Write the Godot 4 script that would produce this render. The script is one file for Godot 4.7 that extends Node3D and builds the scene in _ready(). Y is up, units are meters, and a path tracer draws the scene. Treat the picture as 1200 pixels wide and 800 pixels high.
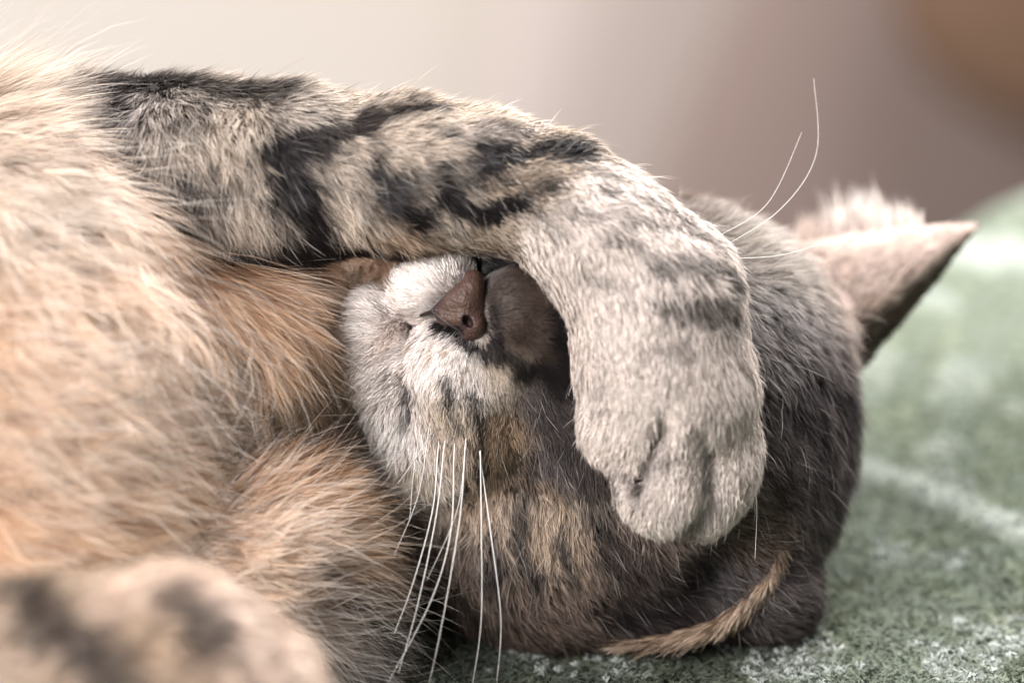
extends Node3D
# Close-up of a tabby cat asleep on a green felt blanket, one foreleg laid over its eyes.
# Modelling space: picture-sized units (1 unit = S metres) round a centre C0 in the middle of the cat,
# x to the right, y up, z towards the viewer; world() turns it into metres.

const S := 0.22 / 1200.0
const DP := 3381.8                     # distance of the camera in modelling units
const PITCH := 22.0
const FUR := true
const DENS := 1.0

var CB: Basis
var C0: Vector3
var noise_a := FastNoiseLite.new()
var noise_b := FastNoiseLite.new()

func world(m: Vector3) -> Vector3:
	return C0 + CB * (m * S)

func at(x: float, y: float, z: float) -> Vector3:
	var k := 1.0 - z / DP
	return Vector3((x - 600.0) * k, (400.0 - y) * k, z)

func _ready() -> void:
	CB = Basis(Vector3.RIGHT, deg_to_rad(-PITCH))
	C0 = Vector3(0, 361.0 * S, 0)
	noise_a.seed = 11; noise_a.frequency = 0.02; noise_a.fractal_octaves = 2
	noise_b.seed = 5; noise_b.frequency = 0.009; noise_b.fractal_octaves = 2
	camera_and_light()
	backdrop()
	blanket()
	cat()

# ------------------------------------------------------------------ camera, light
func camera_and_light() -> void:
	var cam := Camera3D.new()
	cam.name = "camera"
	cam.keep_aspect = Camera3D.KEEP_HEIGHT
	cam.transform = Transform3D(CB, C0 + CB.z * DP * S)
	var att := CameraAttributesPhysical.new()
	att.frustum_focal_length = 100.0
	att.exposure_aperture = 4.6
	att.frustum_focus_distance = (DP - 50.0) * S
	att.frustum_near = 0.02
	att.frustum_far = 20.0
	cam.attributes = att
	cam.near = 0.02
	cam.far = 20.0
	cam.fov = rad_to_deg(2.0 * atan(400.0 / DP))
	add_child(cam)
	cam.fov = rad_to_deg(2.0 * atan(400.0 / DP))
	var env := Environment.new()
	env.background_mode = Environment.BG_COLOR
	env.background_color = Color(0.17, 0.168, 0.168).linear_to_srgb()
	env.tonemap_mode = Environment.TONE_MAPPER_LINEAR
	env.tonemap_exposure = 1.06
	env.sdfgi_enabled = true; env.ssao_enabled = true; env.ssil_enabled = true
	var we := WorldEnvironment.new()
	we.name = "environment"
	we.environment = env
	add_child(we)
	area("window_light", Vector3(0.34, 0.8, -0.42), Vector3(0.02, 0.05, 0), Vector2(0.5, 0.5), 3.7, Color(1.0, 0.985, 0.97))
	area("room_light", Vector3(-1.15, 0.95, 1.05), Vector3(-0.02, 0.06, 0), Vector2(1.0, 1.0), 8.6, Color(1.0, 0.98, 0.965))
	area("added_wall_light", Vector3(-1.9, 0.9, -1.2), Vector3(-0.3, 0.1, -2.2), Vector2(0.8, 1.2), 3.1, Color(1.0, 0.985, 0.965))  # added lamp that only brightens the far wall; no window stands there

func area(called: String, from: Vector3, to: Vector3, size: Vector2, energy: float, c: Color) -> void:
	var l := AreaLight3D.new()
	l.name = called
	l.area_size = size
	l.light_energy = energy
	l.light_color = c
	l.area_range = 10.0
	l.shadow_enabled = true
	add_child(l)
	l.look_at_from_position(from, to, Vector3.UP if absf((to - from).normalized().y) < 0.98 else Vector3.RIGHT)

# ------------------------------------------------------------------ materials, helpers
func mat(c: Color, rough := 0.8, spec := 0.3) -> StandardMaterial3D:
	var m := StandardMaterial3D.new()
	m.albedo_color = c
	m.roughness = rough
	m.metallic_specular = spec
	return m

func vmat(rough: float, spec: float, back := 0.0) -> StandardMaterial3D:
	var m := mat(Color.WHITE, rough, spec)
	m.vertex_color_use_as_albedo = true
	m.cull_mode = BaseMaterial3D.CULL_DISABLED
	if back > 0.0:
		m.backlight_enabled = true
		m.backlight = Color(back, back, back).linear_to_srgb()
	return m

func lin(r: float, g: float, b: float) -> Vector3:
	var c := Color8(int(r), int(g), int(b)).srgb_to_linear()
	return Vector3(c.r, c.g, c.b)

func mesh_from(v: PackedVector3Array, n: PackedVector3Array, c: PackedColorArray, idx: PackedInt32Array) -> ArrayMesh:
	var a := []
	a.resize(Mesh.ARRAY_MAX)
	a[Mesh.ARRAY_VERTEX] = v
	a[Mesh.ARRAY_NORMAL] = n
	if c.size():
		a[Mesh.ARRAY_COLOR] = c
	a[Mesh.ARRAY_INDEX] = idx
	var m := ArrayMesh.new()
	m.add_surface_from_arrays(Mesh.PRIMITIVE_TRIANGLES, a)
	return m

func put(parent: Node, called: String, m: Mesh, material: Material) -> MeshInstance3D:
	var o := MeshInstance3D.new()
	o.name = called
	o.mesh = m
	o.material_override = material
	o.cast_shadow = GeometryInstance3D.SHADOW_CASTING_SETTING_ON
	parent.add_child(o, true)
	return o

func metas(o: Node, label := "", category := "", kind := "", group := "") -> void:
	if label: o.set_meta("label", label)
	if category: o.set_meta("category", category)
	if kind: o.set_meta("kind", kind)
	if group: o.set_meta("group", group)

# a tapered round tube along points, with vertex colours
func tube(pts: PackedVector3Array, r0: float, r1: float, sides: int, c0: Vector3, c1: Vector3, base: Vector3) -> ArrayMesh:
	var v := PackedVector3Array(); var n := PackedVector3Array(); var c := PackedColorArray(); var ix := PackedInt32Array()
	var last := pts.size() - 1
	for i in pts.size():
		var t := (pts[mini(i + 1, last)] - pts[maxi(i - 1, 0)]).normalized()
		var e := t.cross(Vector3(0.3, 0.2, 0.93)).normalized()
		var f := t.cross(e)
		var u := float(i) / last
		var r := lerpf(r0, r1, u)
		var col := c0.lerp(c1, u)
		for k in sides:
			var a := TAU * k / sides
			var d := e * cos(a) + f * sin(a)
			v.append(world(pts[i] + d * r) - base)
			n.append(CB * d)
			c.append(Color(col.x, col.y, col.z))
	for i in last:
		for k in sides:
			var a0 := i * sides + k
			var a1 := i * sides + (k + 1) % sides
			ix.append_array([a0, a0 + sides, a1, a1, a0 + sides, a1 + sides])
	return mesh_from(v, n, c, ix)

# ------------------------------------------------------------------ backdrop
func backdrop() -> void:
	# everything far behind is far out of focus
	slab("wall", Vector3(-0.05, 0.1, -2.3), Vector3(5.0, 2.6, 0.12), 0.02, Color(0.84, 0.775, 0.715).linear_to_srgb(), "", "", "structure")
	pad("sofa_cushion", Vector3(0.43, -0.30, -1.95), Vector3(0.42, 0.56, 0.12), Color(0.60, 0.53, 0.50).linear_to_srgb(), "pale taupe sofa cushion standing blurred behind the raised foreleg", "cushion", -0.2)
	pad("sofa_cushion", Vector3(0.50, -0.33, -1.74), Vector3(0.41, 0.52, 0.09), Color(0.42, 0.36, 0.335).linear_to_srgb(), "middle one of three blurred sofa cushions, grey brown, between the pale and the dark one", "cushion", -0.3)
	pad("sofa_cushion", Vector3(0.575, -0.36, -1.57), Vector3(0.40, 0.48, 0.08), Color(0.26, 0.20, 0.18).linear_to_srgb(), "dark mauve sofa cushion, blurred, right behind the far ear", "cushion", -0.4)
	pad("armrest", Vector3(0.53, -0.12, -1.34), Vector3(0.24, 0.24, 0.1), Color(0.15, 0.092, 0.062).linear_to_srgb(), "warm brown leather armrest at the top right, blurred", "armrest", -0.3)

# a plump cushion: a superellipsoid
func pad(called: String, c: Vector3, r: Vector3, color: Color, label: String, category: String, tilt := 0.0) -> void:
	var v := PackedVector3Array(); var n := PackedVector3Array(); var ix := PackedInt32Array()
	var a := 64; var b := 40
	for j in b + 1:
		for i in a:
			var u := TAU * i / a; var w := PI * (float(j) / b - 0.5)
			var e := 0.45
			var p := Vector3(pw(cos(w), e) * pw(cos(u), e), pw(sin(w), e), pw(cos(w), 0.9) * pw(sin(u), 0.9))
			v.append(p * r)
			var q := Vector3(pw(cos(w), 2.0 - e) * pw(cos(u), 2.0 - e), pw(sin(w), 2.0 - e), pw(cos(w), 1.1) * pw(sin(u), 1.1))
			n.append((q / r).normalized() if q.length() > 1e-5 else Vector3(0, signf(w), 0))
	for j in b:
		for i in a:
			var k := j * a + i; var l := j * a + (i + 1) % a
			ix.append_array([k, l, k + a, l, l + a, k + a])
	var o := put(self, called, mesh_from(v, n, PackedColorArray(), ix), mat(color, 0.85, 0.2))
	o.position = c
	o.rotation.z = tilt
	metas(o, label, category)

func pw(x: float, e: float) -> float:
	return signf(x) * pow(absf(x), e)

func slab(called: String, c: Vector3, size: Vector3, bevel: float, color: Color, label: String, category: String, kind := "") -> MeshInstance3D:
	var b := CSGBox3D.new()
	var m := BoxMesh.new()
	m.size = size
	var o := put(self, called, m, mat(color, 0.9, 0.2))
	o.position = c
	metas(o, label, category, kind)
	b.free()
	return o

# ------------------------------------------------------------------ blanket
# where the picture's point x, y lies on the blanket's level, in modelling units (x, z of the world)
func ground(x: float, y: float) -> Vector2:
	var d := CB * Vector3(x - 600.0, 400.0 - y, -DP)
	var eye := Vector3(0, 361.0, 0) + CB.z * DP
	var t := -eye.y / d.y
	return Vector2(eye.x + d.x * t, eye.z + d.z * t)

var dots := FastNoiseLite.new()
var blot := FastNoiseLite.new()
var band_a := Vector2.ZERO
var band_b := Vector2.ZERO
var band_c := Vector2.ZERO

# how white the weave is at a spot of the blanket
func white_at(p: Vector2) -> float:
	var q := p + Vector2(noise_a.get_noise_2d(p.x * 3.0, p.y * 3.0), noise_a.get_noise_2d(p.x * 3.0 + 500.0, p.y * 3.0)) * 10.0
	var m := smoothstep(0.14, 0.34, blot.get_noise_2d(q.x, q.y * 0.7))
	var d := smoothstep(0.35, 0.8, -dots.get_noise_2d(q.x, q.y * 0.6))
	var w := m * d * 0.4
	var far := smoothstep(-420.0, -900.0, p.y)
	w = lerpf(w, smoothstep(0.02, 0.4, blot.get_noise_2d(p.x * 0.8 + 300.0, p.y * 0.5)) * 0.42, far)
	var bd := minf(seg_dist(p, band_a, band_b), seg_dist(p, band_b, band_c))
	return maxf(w, 0.45 * (1.0 - smoothstep(12.0, 34.0, bd + noise_a.get_noise_2dv(p) * 8.0)))

func seg_dist(p: Vector2, a: Vector2, b: Vector2) -> float:
	return p.distance_to(Geometry2D.get_closest_point_to_segment(p, a, b))

func blanket_height(p: Vector2) -> float:
	var h := blot.get_noise_2d(p.x * 0.35, p.y * 0.35 + 90.0) * 16.0
	h += smoothstep(420.0, 760.0, p.x) * 26.0
	var bd := minf(seg_dist(p, band_a, band_b), seg_dist(p, band_b, band_c))
	h += 16.0 * exp(-bd * bd / 2600.0)
	return h + white_at(p) * 5.0 - 6.0

func blanket() -> void:
	dots.noise_type = FastNoiseLite.TYPE_CELLULAR; dots.frequency = 0.048; dots.seed = 4
	dots.cellular_return_type = FastNoiseLite.RETURN_DISTANCE
	blot.frequency = 0.0055; blot.seed = 21; blot.fractal_octaves = 3
	band_a = ground(990, 548); band_b = ground(1090, 588); band_c = ground(1240, 668)
	var green := [lin(70, 77, 65), lin(108, 114, 100), lin(90, 97, 91)]
	var pale := lin(162, 168, 164)
	var v := PackedVector3Array(); var n := PackedVector3Array(); var c := PackedColorArray(); var ix := PackedInt32Array()
	var cols := 330; var rows := 270
	var far_r := ground(1260, 190); var far_m := ground(1075, 272); var far_l := ground(500, 330)
	var grid := PackedVector3Array(); grid.resize(cols * rows)
	for j in rows:
		for i in cols:
			var x := lerpf(-1900.0, 1900.0, float(i) / (cols - 1))
			var zf := lerpf(far_l.y, far_m.y, smoothstep(-200.0, far_m.x, x))
			if x > far_m.x: zf = far_m.y + (far_r.y - far_m.y) * (x - far_m.x) / (far_r.x - far_m.x)
			zf = maxf(zf, -2600.0)
			var z := lerpf(1300.0, zf, float(j) / (rows - 1))
			var h := blanket_height(Vector2(x, z))
			var e := clampf((zf + 150.0 - z) / 150.0, 0.0, 1.0)
			grid[j * cols + i] = Vector3(x, h - e * e * 60.0, z)
	for j in rows:
		for i in cols:
			var p := grid[j * cols + i]
			var dx := grid[j * cols + mini(i + 1, cols - 1)] - grid[j * cols + maxi(i - 1, 0)]
			var dz := grid[mini(j + 1, rows - 1) * cols + i] - grid[maxi(j - 1, 0) * cols + i]
			v.append(p * S)
			n.append(dx.cross(dz).normalized())
			c.append(blanket_colour(Vector2(p.x, p.z), green, pale, far_m))
	for j in rows - 1:
		for i in cols - 1:
			var a := j * cols + i
			ix.append_array([a, a + cols, a + 1, a + 1, a + cols, a + cols + 1])
	var o := put(self, "blanket", mesh_from(v, n, c, ix), vmat(0.95, 0.1))
	metas(o, "green felted blanket with white woven patches under the sleeping cat", "blanket")
	# the nap of the felt
	var h := Hairs.new()
	var rng := RandomNumberGenerator.new(); rng.seed = 77
	var hv := h.v; var hn := h.n; var hc := h.c; var hx := h.ix
	for k in int(95000 * DENS) if FUR else 0:
		var y := 1.0 - pow(rng.randf(), 0.62)
		var q := ground(rng.randf_range(360, 1230), lerpf(830, 420, y))
		var p2 := Vector2(q.x, q.y)
		var w := white_at(p2)
		var p := Vector3(q.x, blanket_height(p2) - 1.0, q.y)
		var col := blanket_colour(p2, green, pale, far_m)
		var kk := rng.randf_range(0.7, 1.5)
		var cl := Color(minf(col.r * kk, 0.9), minf(col.g * kk, 0.9), minf(col.b * kk, 0.9))
		var ang := rng.randf() * TAU
		var d := Vector3(cos(ang), rng.randf_range(0.1, 0.9), sin(ang)).normalized()
		var bend := Vector3(rng.randfn(), rng.randfn() * 0.5 - 0.5, rng.randfn()) * 0.5
		var len_ := rng.randf_range(8, 20) * (1.0 - 0.45 * w)
		var side := d.cross(Vector3(rng.randfn(), rng.randfn(), rng.randfn())).normalized()
		var up := side.cross(d)
		if up.y < 0.0:
			side = -side
		var wd := side * rng.randf_range(0.7, 1.3) * (1.0 + 0.5 * w)
		var m := p + d * len_ * 0.5
		var e := m + (d + bend).normalized() * len_ * 0.5
		var k0 := hv.size()
		var sn := (Vector3.UP + up.normalized() * signf(up.y) * 0.5).normalized()
		for z in [p - wd, p + wd, m - wd * 0.8, m + wd * 0.8, e]:
			hv.append(z * S); hn.append(sn); hc.append(cl)
		hx.append_array([k0, k0 + 3, k0 + 1, k0, k0 + 2, k0 + 3, k0 + 2, k0 + 4, k0 + 3])
	# pale knots of wool
	for k in 900 if FUR else 0:
		var q := ground(rng.randf_range(560, 1230), rng.randf_range(560, 800))
		var p2 := Vector2(q.x, q.y)
		var m := blot.get_noise_2d(q.x, q.y * 0.7)
		if m < rng.randf_range(0.04, 0.3):
			continue
		var p := Vector3(q.x, blanket_height(p2) + 2.0, q.y)
		var r := rng.randf_range(5.0, 9.5)
		var tone := rng.randf_range(0.75, 1.1)
		for s_ in 34:
			var d := Vector3(rng.randfn(), absf(rng.randfn()) * 0.8, rng.randfn()).normalized()
			var e0 := p + Vector3(d.x * r * 1.25, d.y * r * 0.7, d.z * r * 1.25)
			var t := d.cross(Vector3(rng.randfn(), rng.randfn(), rng.randfn())).normalized()
			var w0 := t.cross(d) * 1.3
			var col := pale * tone * rng.randf_range(0.85, 1.15)
			var k0 := hv.size()
			for z in [e0 - t * r * 0.6 - w0, e0 - t * r * 0.6 + w0, e0 + t * r * 0.5 - d * 1.5]:
				hv.append(z * S); hn.append(d); hc.append(Color(col.x, col.y, col.z))
			if (w0.cross(t)).dot(d) > 0.0:
				hx.append_array([k0, k0 + 2, k0 + 1])
			else:
				hx.append_array([k0, k0 + 1, k0 + 2])
	if hv.size():
		var f := put(o, "nap", mesh_from(hv, hn, hc, hx), vmat(0.9, 0.1, 0.2))
		metas(f, "", "", "stuff")

func blanket_colour(p: Vector2, green: Array, pale: Vector3, far_m: Vector2) -> Color:
	var t := clampf(0.5 + noise_a.get_noise_2d(p.x * 2.0, p.y * 1.6) * 1.3, 0.0, 1.0)
	var t2 := clampf(0.5 + noise_b.get_noise_2d(p.x + 700.0, p.y) * 1.2, 0.0, 1.0)
	var col: Vector3 = (green[0] as Vector3).lerp(green[1], t).lerp(green[2], t2 * 0.6)
	var hem := smoothstep(-1350.0, -1700.0, p.y) * smoothstep(600.0, 760.0, p.x)
	col = col.lerp(pale, maxf(white_at(p), hem * 0.5))
	return Color(col.x, col.y, col.z)

# ------------------------------------------------------------------ the cat: field
var H := 6.5
var lo := Vector3(-720, -440, -420)
var nx := 0
var ny := 0
var nz := 0
var field := PackedFloat32Array()
var grp := PackedByteArray()
var tmp := PackedFloat32Array()
var box_lo := Vector3i.ZERO
var box_hi := Vector3i.ZERO

func start_field(from: Vector3, hi: Vector3, step: float) -> void:
	lo = from; H = step
	nx = int((hi.x - lo.x) / H); ny = int((hi.y - lo.y) / H); nz = int((hi.z - lo.z) / H)
	field = PackedFloat32Array(); grp = PackedByteArray(); tmp = PackedFloat32Array()
	field.resize(nx * ny * nz); field.fill(1e4)
	grp.resize(nx * ny * nz); grp.fill(0)
	tmp.resize(nx * ny * nz); tmp.fill(1e4)
	box_lo = Vector3i(nx, ny, nz); box_hi = Vector3i.ZERO

func span(a: Vector3, b: Vector3) -> Array:
	var i0 := Vector3i(((a - lo) / H).floor()).clamp(Vector3i.ZERO, Vector3i(nx - 1, ny - 1, nz - 1))
	var i1 := Vector3i(((b - lo) / H).ceil()).clamp(Vector3i.ZERO, Vector3i(nx - 1, ny - 1, nz - 1))
	box_lo = box_lo.min(i0); box_hi = box_hi.max(i1)
	return [i0, i1]

# tapered capsule joined with smoothness k (cut when op < 0)
func cap(a: Vector3, ra: float, b: Vector3, rb: float, k: float, op := 1) -> void:
	var pad := maxf(k, 3.0 * H)
	var s := span(a.min(b) - Vector3.ONE * (maxf(ra, rb) + pad), a.max(b) + Vector3.ONE * (maxf(ra, rb) + pad))
	var i0: Vector3i = s[0]; var i1: Vector3i = s[1]
	var ab := b - a
	var inv := 1.0 / maxf(ab.length_squared(), 1e-6)
	for z in range(i0.z, i1.z + 1):
		for y in range(i0.y, i1.y + 1):
			var row := (z * ny + y) * nx
			var p := lo + Vector3(i0.x, y, z) * H - a
			for x in range(i0.x, i1.x + 1):
				var t := clampf(p.dot(ab) * inv, 0.0, 1.0)
				var d := (p - ab * t).length() - (ra + (rb - ra) * t)
				join(row + x, d, k, op)
				p.x += H

func ell(c: Vector3, r: Vector3, k: float, turn := Basis.IDENTITY, op := 1) -> void:
	var pad := maxf(k, 3.0 * H)
	var m := maxf(r.x, maxf(r.y, r.z))
	var half := r + Vector3.ONE * pad if turn == Basis.IDENTITY else Vector3.ONE * (m + pad)
	var s := span(c - half, c + half)
	var i0: Vector3i = s[0]; var i1: Vector3i = s[1]
	var inv := turn.transposed()
	var step := inv * Vector3(H, 0, 0)
	for z in range(i0.z, i1.z + 1):
		for y in range(i0.y, i1.y + 1):
			var row := (z * ny + y) * nx
			var p := inv * (lo + Vector3(i0.x, y, z) * H - c)
			for x in range(i0.x, i1.x + 1):
				var q := p / r
				var k0 := q.length()
				var d := k0 * (k0 - 1.0) / maxf((q / r).length(), 1e-6)
				join(row + x, d, k, op)
				p += step

func join(i: int, d: float, k: float, op: int) -> void:
	var v := tmp[i]
	if op > 0:
		var hh := maxf(k - absf(v - d), 0.0) / k
		tmp[i] = minf(v, d) - hh * hh * k * 0.25
	else:
		d = -d
		var hh := maxf(k - absf(v - d), 0.0) / k
		tmp[i] = maxf(v, d) + hh * hh * k * 0.25

# a groove along points of the picture, cut into what the group has so far
func groove(pts: Array, r: float, k: float) -> void:
	var p := []
	for q in pts:
		var z := 320.0
		while z > -200.0:
			var m := (at(q.x, q.y, z) - lo) / H
			if tmp[(int(m.z) * ny + int(m.y)) * nx + int(m.x)] < 0.0:
				break
			z -= 3.0
		p.append(at(q.x, q.y, z + 1.0))
	for i in p.size() - 1:
		cap(p[i], r, p[i + 1], r, k, -1)

func end_group(g: int, k: float) -> void:
	for z in range(box_lo.z, box_hi.z + 1):
		for y in range(box_lo.y, box_hi.y + 1):
			var row := (z * ny + y) * nx
			for x in range(row + box_lo.x, row + box_hi.x + 1):
				var d := tmp[x]
				if d < 9e3:
					var v := field[x]
					if d < v:
						grp[x] = g
					var hh := maxf(k - absf(v - d), 0.0) / k
					field[x] = minf(v, d) - hh * hh * k * 0.25
					tmp[x] = 1e4
	box_lo = Vector3i(nx, ny, nz); box_hi = Vector3i.ZERO

const HEAD := 0
const LEG := 1
const BODY := 2
const ARM := 3
const HIND := 4

func build_field() -> void:
	start_field(Vector3(-720, -440, -420), Vector3(470, 345, 700), 6.5)
	# body, chest
	ell(at(-30, 485, -70), Vector3(320, 362, 330), 40)
	ell(at(275, 420, -60), Vector3(105, 165, 110), 80)
	cap(at(95, 395, 40), 125, at(265, 430, 10), 85, 60)
	cap(at(400, 335, -140), 60, at(500, 320, -170), 70, 40)
	cap(at(330, 480, -240), 150, at(560, 500, -270), 120, 60)   # neck
	groove([V(165, 290), V(225, 385), V(265, 440), V(285, 520)], 10, 30)
	groove([V(280, 480), V(340, 490), V(392, 440)], 9, 26)
	end_group(BODY, 10)
	# second foreleg folded at the bottom
	ell(at(290, 680, 10), Vector3(115, 150, 110), 40)
	cap(at(315, 640, 20), 92, at(365, 740, 10), 64, 40)
	end_group(ARM, 24)
	# head
	ell(at(790, 498, -150), Vector3(210, 275, 188), 40)
	ell(at(640, 605, -120), Vector3(165, 165, 132), 90)         # near cheek
	cap(at(570, 345, -60), 50, at(700, 330, -90), 90, 40)
	cap(at(690, 450, -60), 125, at(590, 415, 5), 78, 70)        # muzzle
	cap(at(720, 390, 10), 66, at(606, 360, 54), 47, 22)         # bridge
	cap(at(452, 432, -12), 50, at(520, 500, -60), 90, 30)       # chin
	ell(at(438, 398, -6), Vector3(40, 58, 50), 22)
	ell(at(510, 329, 22), Vector3(58, 38, 50), 14, Basis(Vector3.BACK, 0.62))     # upper lip pad
	cap(at(528, 430, 34), 48, at(556, 510, 2), 50, 34)          # lower lip pad
	ell(at(890, 690, -90), Vector3(66, 60, 66), 30)             # base of the near ear
	cap(at(890, 380, -220), 88, at(950, 360, -255), 54, 50)     # base of the far ear
	ell(at(836, 670, 10), Vector3(44, 38, 50), 30, Basis(Vector3.BACK, 0.7), -1)  # hollow of the near ear
	groove([V(484, 372), V(474, 420), V(478, 478)], 3, 6)       # mouth
	groove([V(482, 370), V(462, 346), V(446, 330)], 4, 6)
	end_group(HEAD, 8)
	# foreleg over the eyes
	cap(at(100, 180, -60), 82, at(220, 205, 0), 100, 40)
	cap(at(220, 205, 0), 100, at(330, 203, 25), 92, 40)
	cap(at(330, 203, 20), 92, at(480, 207, 50), 80, 30)
	cap(at(480, 207, 50), 80, at(565, 213, 53), 71, 30)
	cap(at(565, 213, 53), 71, at(648, 233, 65), 67, 30)
	cap(at(648, 233, 65), 67, at(706, 284, 73), 78, 30)
	cap(at(706, 284, 73), 78, at(765, 350, 75), 91, 30)
	cap(at(765, 350, 75), 92, at(784, 460, 70), 100, 30)
	cap(at(760, 420, 90), 78, at(790, 500, 70), 66, 30)
	ell(at(736, 497, 92), Vector3(56, 58, 48), 16)              # toes
	ell(at(778, 565, 96), Vector3(58, 59, 46), 14, Basis(Vector3.BACK, 0.25))
	ell(at(843, 542, 72), Vector3(46, 76, 48), 14, Basis(Vector3.BACK, -0.2))
	cap(at(800, 560, 60), 50, at(818, 588, 62), 38, 20)
	groove([V(684, 552), V(714, 563), V(750, 560), V(780, 500)], 8, 10)
	groove([V(808, 616), V(831, 588), V(838, 535), V(826, 500)], 8, 10)
	groove([V(776, 512), V(778, 470)], 4, 12)
	end_group(LEG, 6)
	# hind paw in the near corner
	cap(at(-60, 850, 520), 140, at(190, 805, 560), 105, 40)
	cap(at(190, 805, 560), 98, at(285, 820, 560), 72, 40)
	end_group(HIND, 6)

# surface nets
var SV := PackedVector3Array()      # modelling space
var SN := PackedVector3Array()
var SG := PackedByteArray()
var SI := PackedInt32Array()

func nets() -> void:
	var vid := PackedInt32Array()
	vid.resize(nx * ny * nz); vid.fill(-1)
	var sy := nx
	var sz := nx * ny
	var off := PackedInt32Array([0, 1, sy, sy + 1, sz, sz + 1, sz + sy, sz + sy + 1])
	var corner := [Vector3(0, 0, 0), Vector3(1, 0, 0), Vector3(0, 1, 0), Vector3(1, 1, 0), Vector3(0, 0, 1), Vector3(1, 0, 1), Vector3(0, 1, 1), Vector3(1, 1, 1)]
	var edges := PackedInt32Array([0, 1, 2, 3, 4, 5, 6, 7, 0, 2, 1, 3, 4, 6, 5, 7, 0, 4, 1, 5, 2, 6, 3, 7])
	var lim := H * 2.5
	for z in range(1, nz - 2):
		for y in range(1, ny - 2):
			var row := (z * ny + y) * nx
			for x in range(1, nx - 2):
				var i := row + x
				if absf(field[i]) > lim:
					continue
				var inside := 0
				for k in 8:
					if field[i + off[k]] < 0.0:
						inside += 1
				if inside == 0 or inside == 8:
					continue
				var sum := Vector3.ZERO
				var cnt := 0
				for e in 12:
					var a := edges[e * 2]; var b := edges[e * 2 + 1]
					var fa := field[i + off[a]]; var fb := field[i + off[b]]
					if (fa < 0.0) != (fb < 0.0):
						sum += (corner[a] as Vector3).lerp(corner[b], fa / (fa - fb))
						cnt += 1
				vid[i] = SV.size()
				SV.append(lo + (Vector3(x, y, z) + sum / cnt) * H)
				SN.append(Vector3(field[i + 1] + field[i + 1 + sy] + field[i + 1 + sz] + field[i + 1 + sy + sz] - field[i] - field[i + sy] - field[i + sz] - field[i + sy + sz],
					field[i + sy] + field[i + sy + 1] + field[i + sy + sz] + field[i + sy + sz + 1] - field[i] - field[i + 1] - field[i + sz] - field[i + sz + 1],
					field[i + sz] + field[i + sz + 1] + field[i + sz + sy] + field[i + sz + sy + 1] - field[i] - field[i + 1] - field[i + sy] - field[i + sy + 1]).normalized())
				SG.append(grp[i])
	for z in range(1, nz - 2):
		for y in range(1, ny - 2):
			var row := (z * ny + y) * nx
			for x in range(1, nx - 2):
				var i := row + x
				if absf(field[i]) > lim:
					continue
				var f0 := field[i] < 0.0
				if f0 != (field[i + 1] < 0.0):
					quad(vid[i], vid[i - sy], vid[i - sy - sz], vid[i - sz], f0)
				if f0 != (field[i + sy] < 0.0):
					quad(vid[i], vid[i - sz], vid[i - sz - 1], vid[i - 1], f0)
				if f0 != (field[i + sz] < 0.0):
					quad(vid[i], vid[i - 1], vid[i - 1 - sy], vid[i - sy], f0)

func quad(a: int, b: int, c: int, d: int, flip: bool) -> void:
	if a < 0 or b < 0 or c < 0 or d < 0:
		return
	if flip:
		SI.append_array([a, c, b, a, d, c])
	else:
		SI.append_array([a, b, c, a, c, d])

# ------------------------------------------------------------------ the coat: guides, markings and some painted shade
var front := []          # per group: first vertex seen in each 10 px cell
var pal := {}
var guides := [[], [], [], [], []]
var strokes := [[], [], [], [], []]
var A_root := PackedVector3Array()
var A_mid := PackedVector3Array()
var A_tip := PackedVector3Array()
var A_dir := PackedVector3Array()
var A_len := PackedFloat32Array()
var A_lift := PackedFloat32Array()
var A_mess := PackedFloat32Array()

func pixel(m: Vector3) -> Vector2:
	var k := 1.0 - m.z / DP
	return Vector2(m.x / k + 600.0, 400.0 - m.y / k)

func find_front() -> void:
	for g in 5:
		var a := PackedInt32Array(); a.resize(160 * 110); a.fill(-1); front.append(a)
	for i in SV.size():
		var p := pixel(SV[i])
		var cx := int((p.x + 200.0) / 10.0); var cy := int((p.y + 100.0) / 10.0)
		if cx < 0 or cy < 0 or cx >= 160 or cy >= 110 or SN[i].z < 0.0:
			continue
		var a: PackedInt32Array = front[SG[i]]
		var j := a[cy * 160 + cx]
		if j < 0 or SV[j].z < SV[i].z:
			a[cy * 160 + cx] = i
			front[SG[i]] = a

func on_skin(g: int, x: float, y: float) -> Vector3:
	var cx := int((x + 200.0) / 10.0); var cy := int((y + 100.0) / 10.0)
	var a: PackedInt32Array = front[g]
	for r in 40:
		var best := -1
		var bd := 1e9
		for dy in range(-r, r + 1):
			for dx in range(-r, r + 1):
				if maxi(absi(dx), absi(dy)) != r or cx + dx < 0 or cy + dy < 0 or cx + dx >= 160 or cy + dy >= 110:
					continue
				var j := a[(cy + dy) * 160 + cx + dx]
				if j >= 0:
					var d := pixel(SV[j]).distance_squared_to(Vector2(x, y))
					if d < bd:
						bd = d; best = j
		if best >= 0:
			return SV[best]
	return at(x, y, 0)

func G(g: int, x: float, y: float, dx: float, dy: float, ln: float, lift: float, key: String, mess := 0.2) -> void:
	guides[g].append([on_skin(g, x, y), Vector3(dx, -dy, 0).normalized(), ln, lift, pal[key], mess])

func K(g: int, key: String, w: float, soft: float, op: float, pts: Array, shorter := 0.0) -> void:
	var p := PackedVector3Array()
	var a := Vector3(1e9, 1e9, 1e9); var b := -a
	for q in pts:
		var m := on_skin(g, q.x, q.y)
		p.append(m); a = a.min(m); b = b.max(m)
	var pad := Vector3.ONE * (w + soft + 10.0)
	strokes[g].append([p, w, soft, op, pal[key], a - pad, b + pad, shorter])

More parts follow.
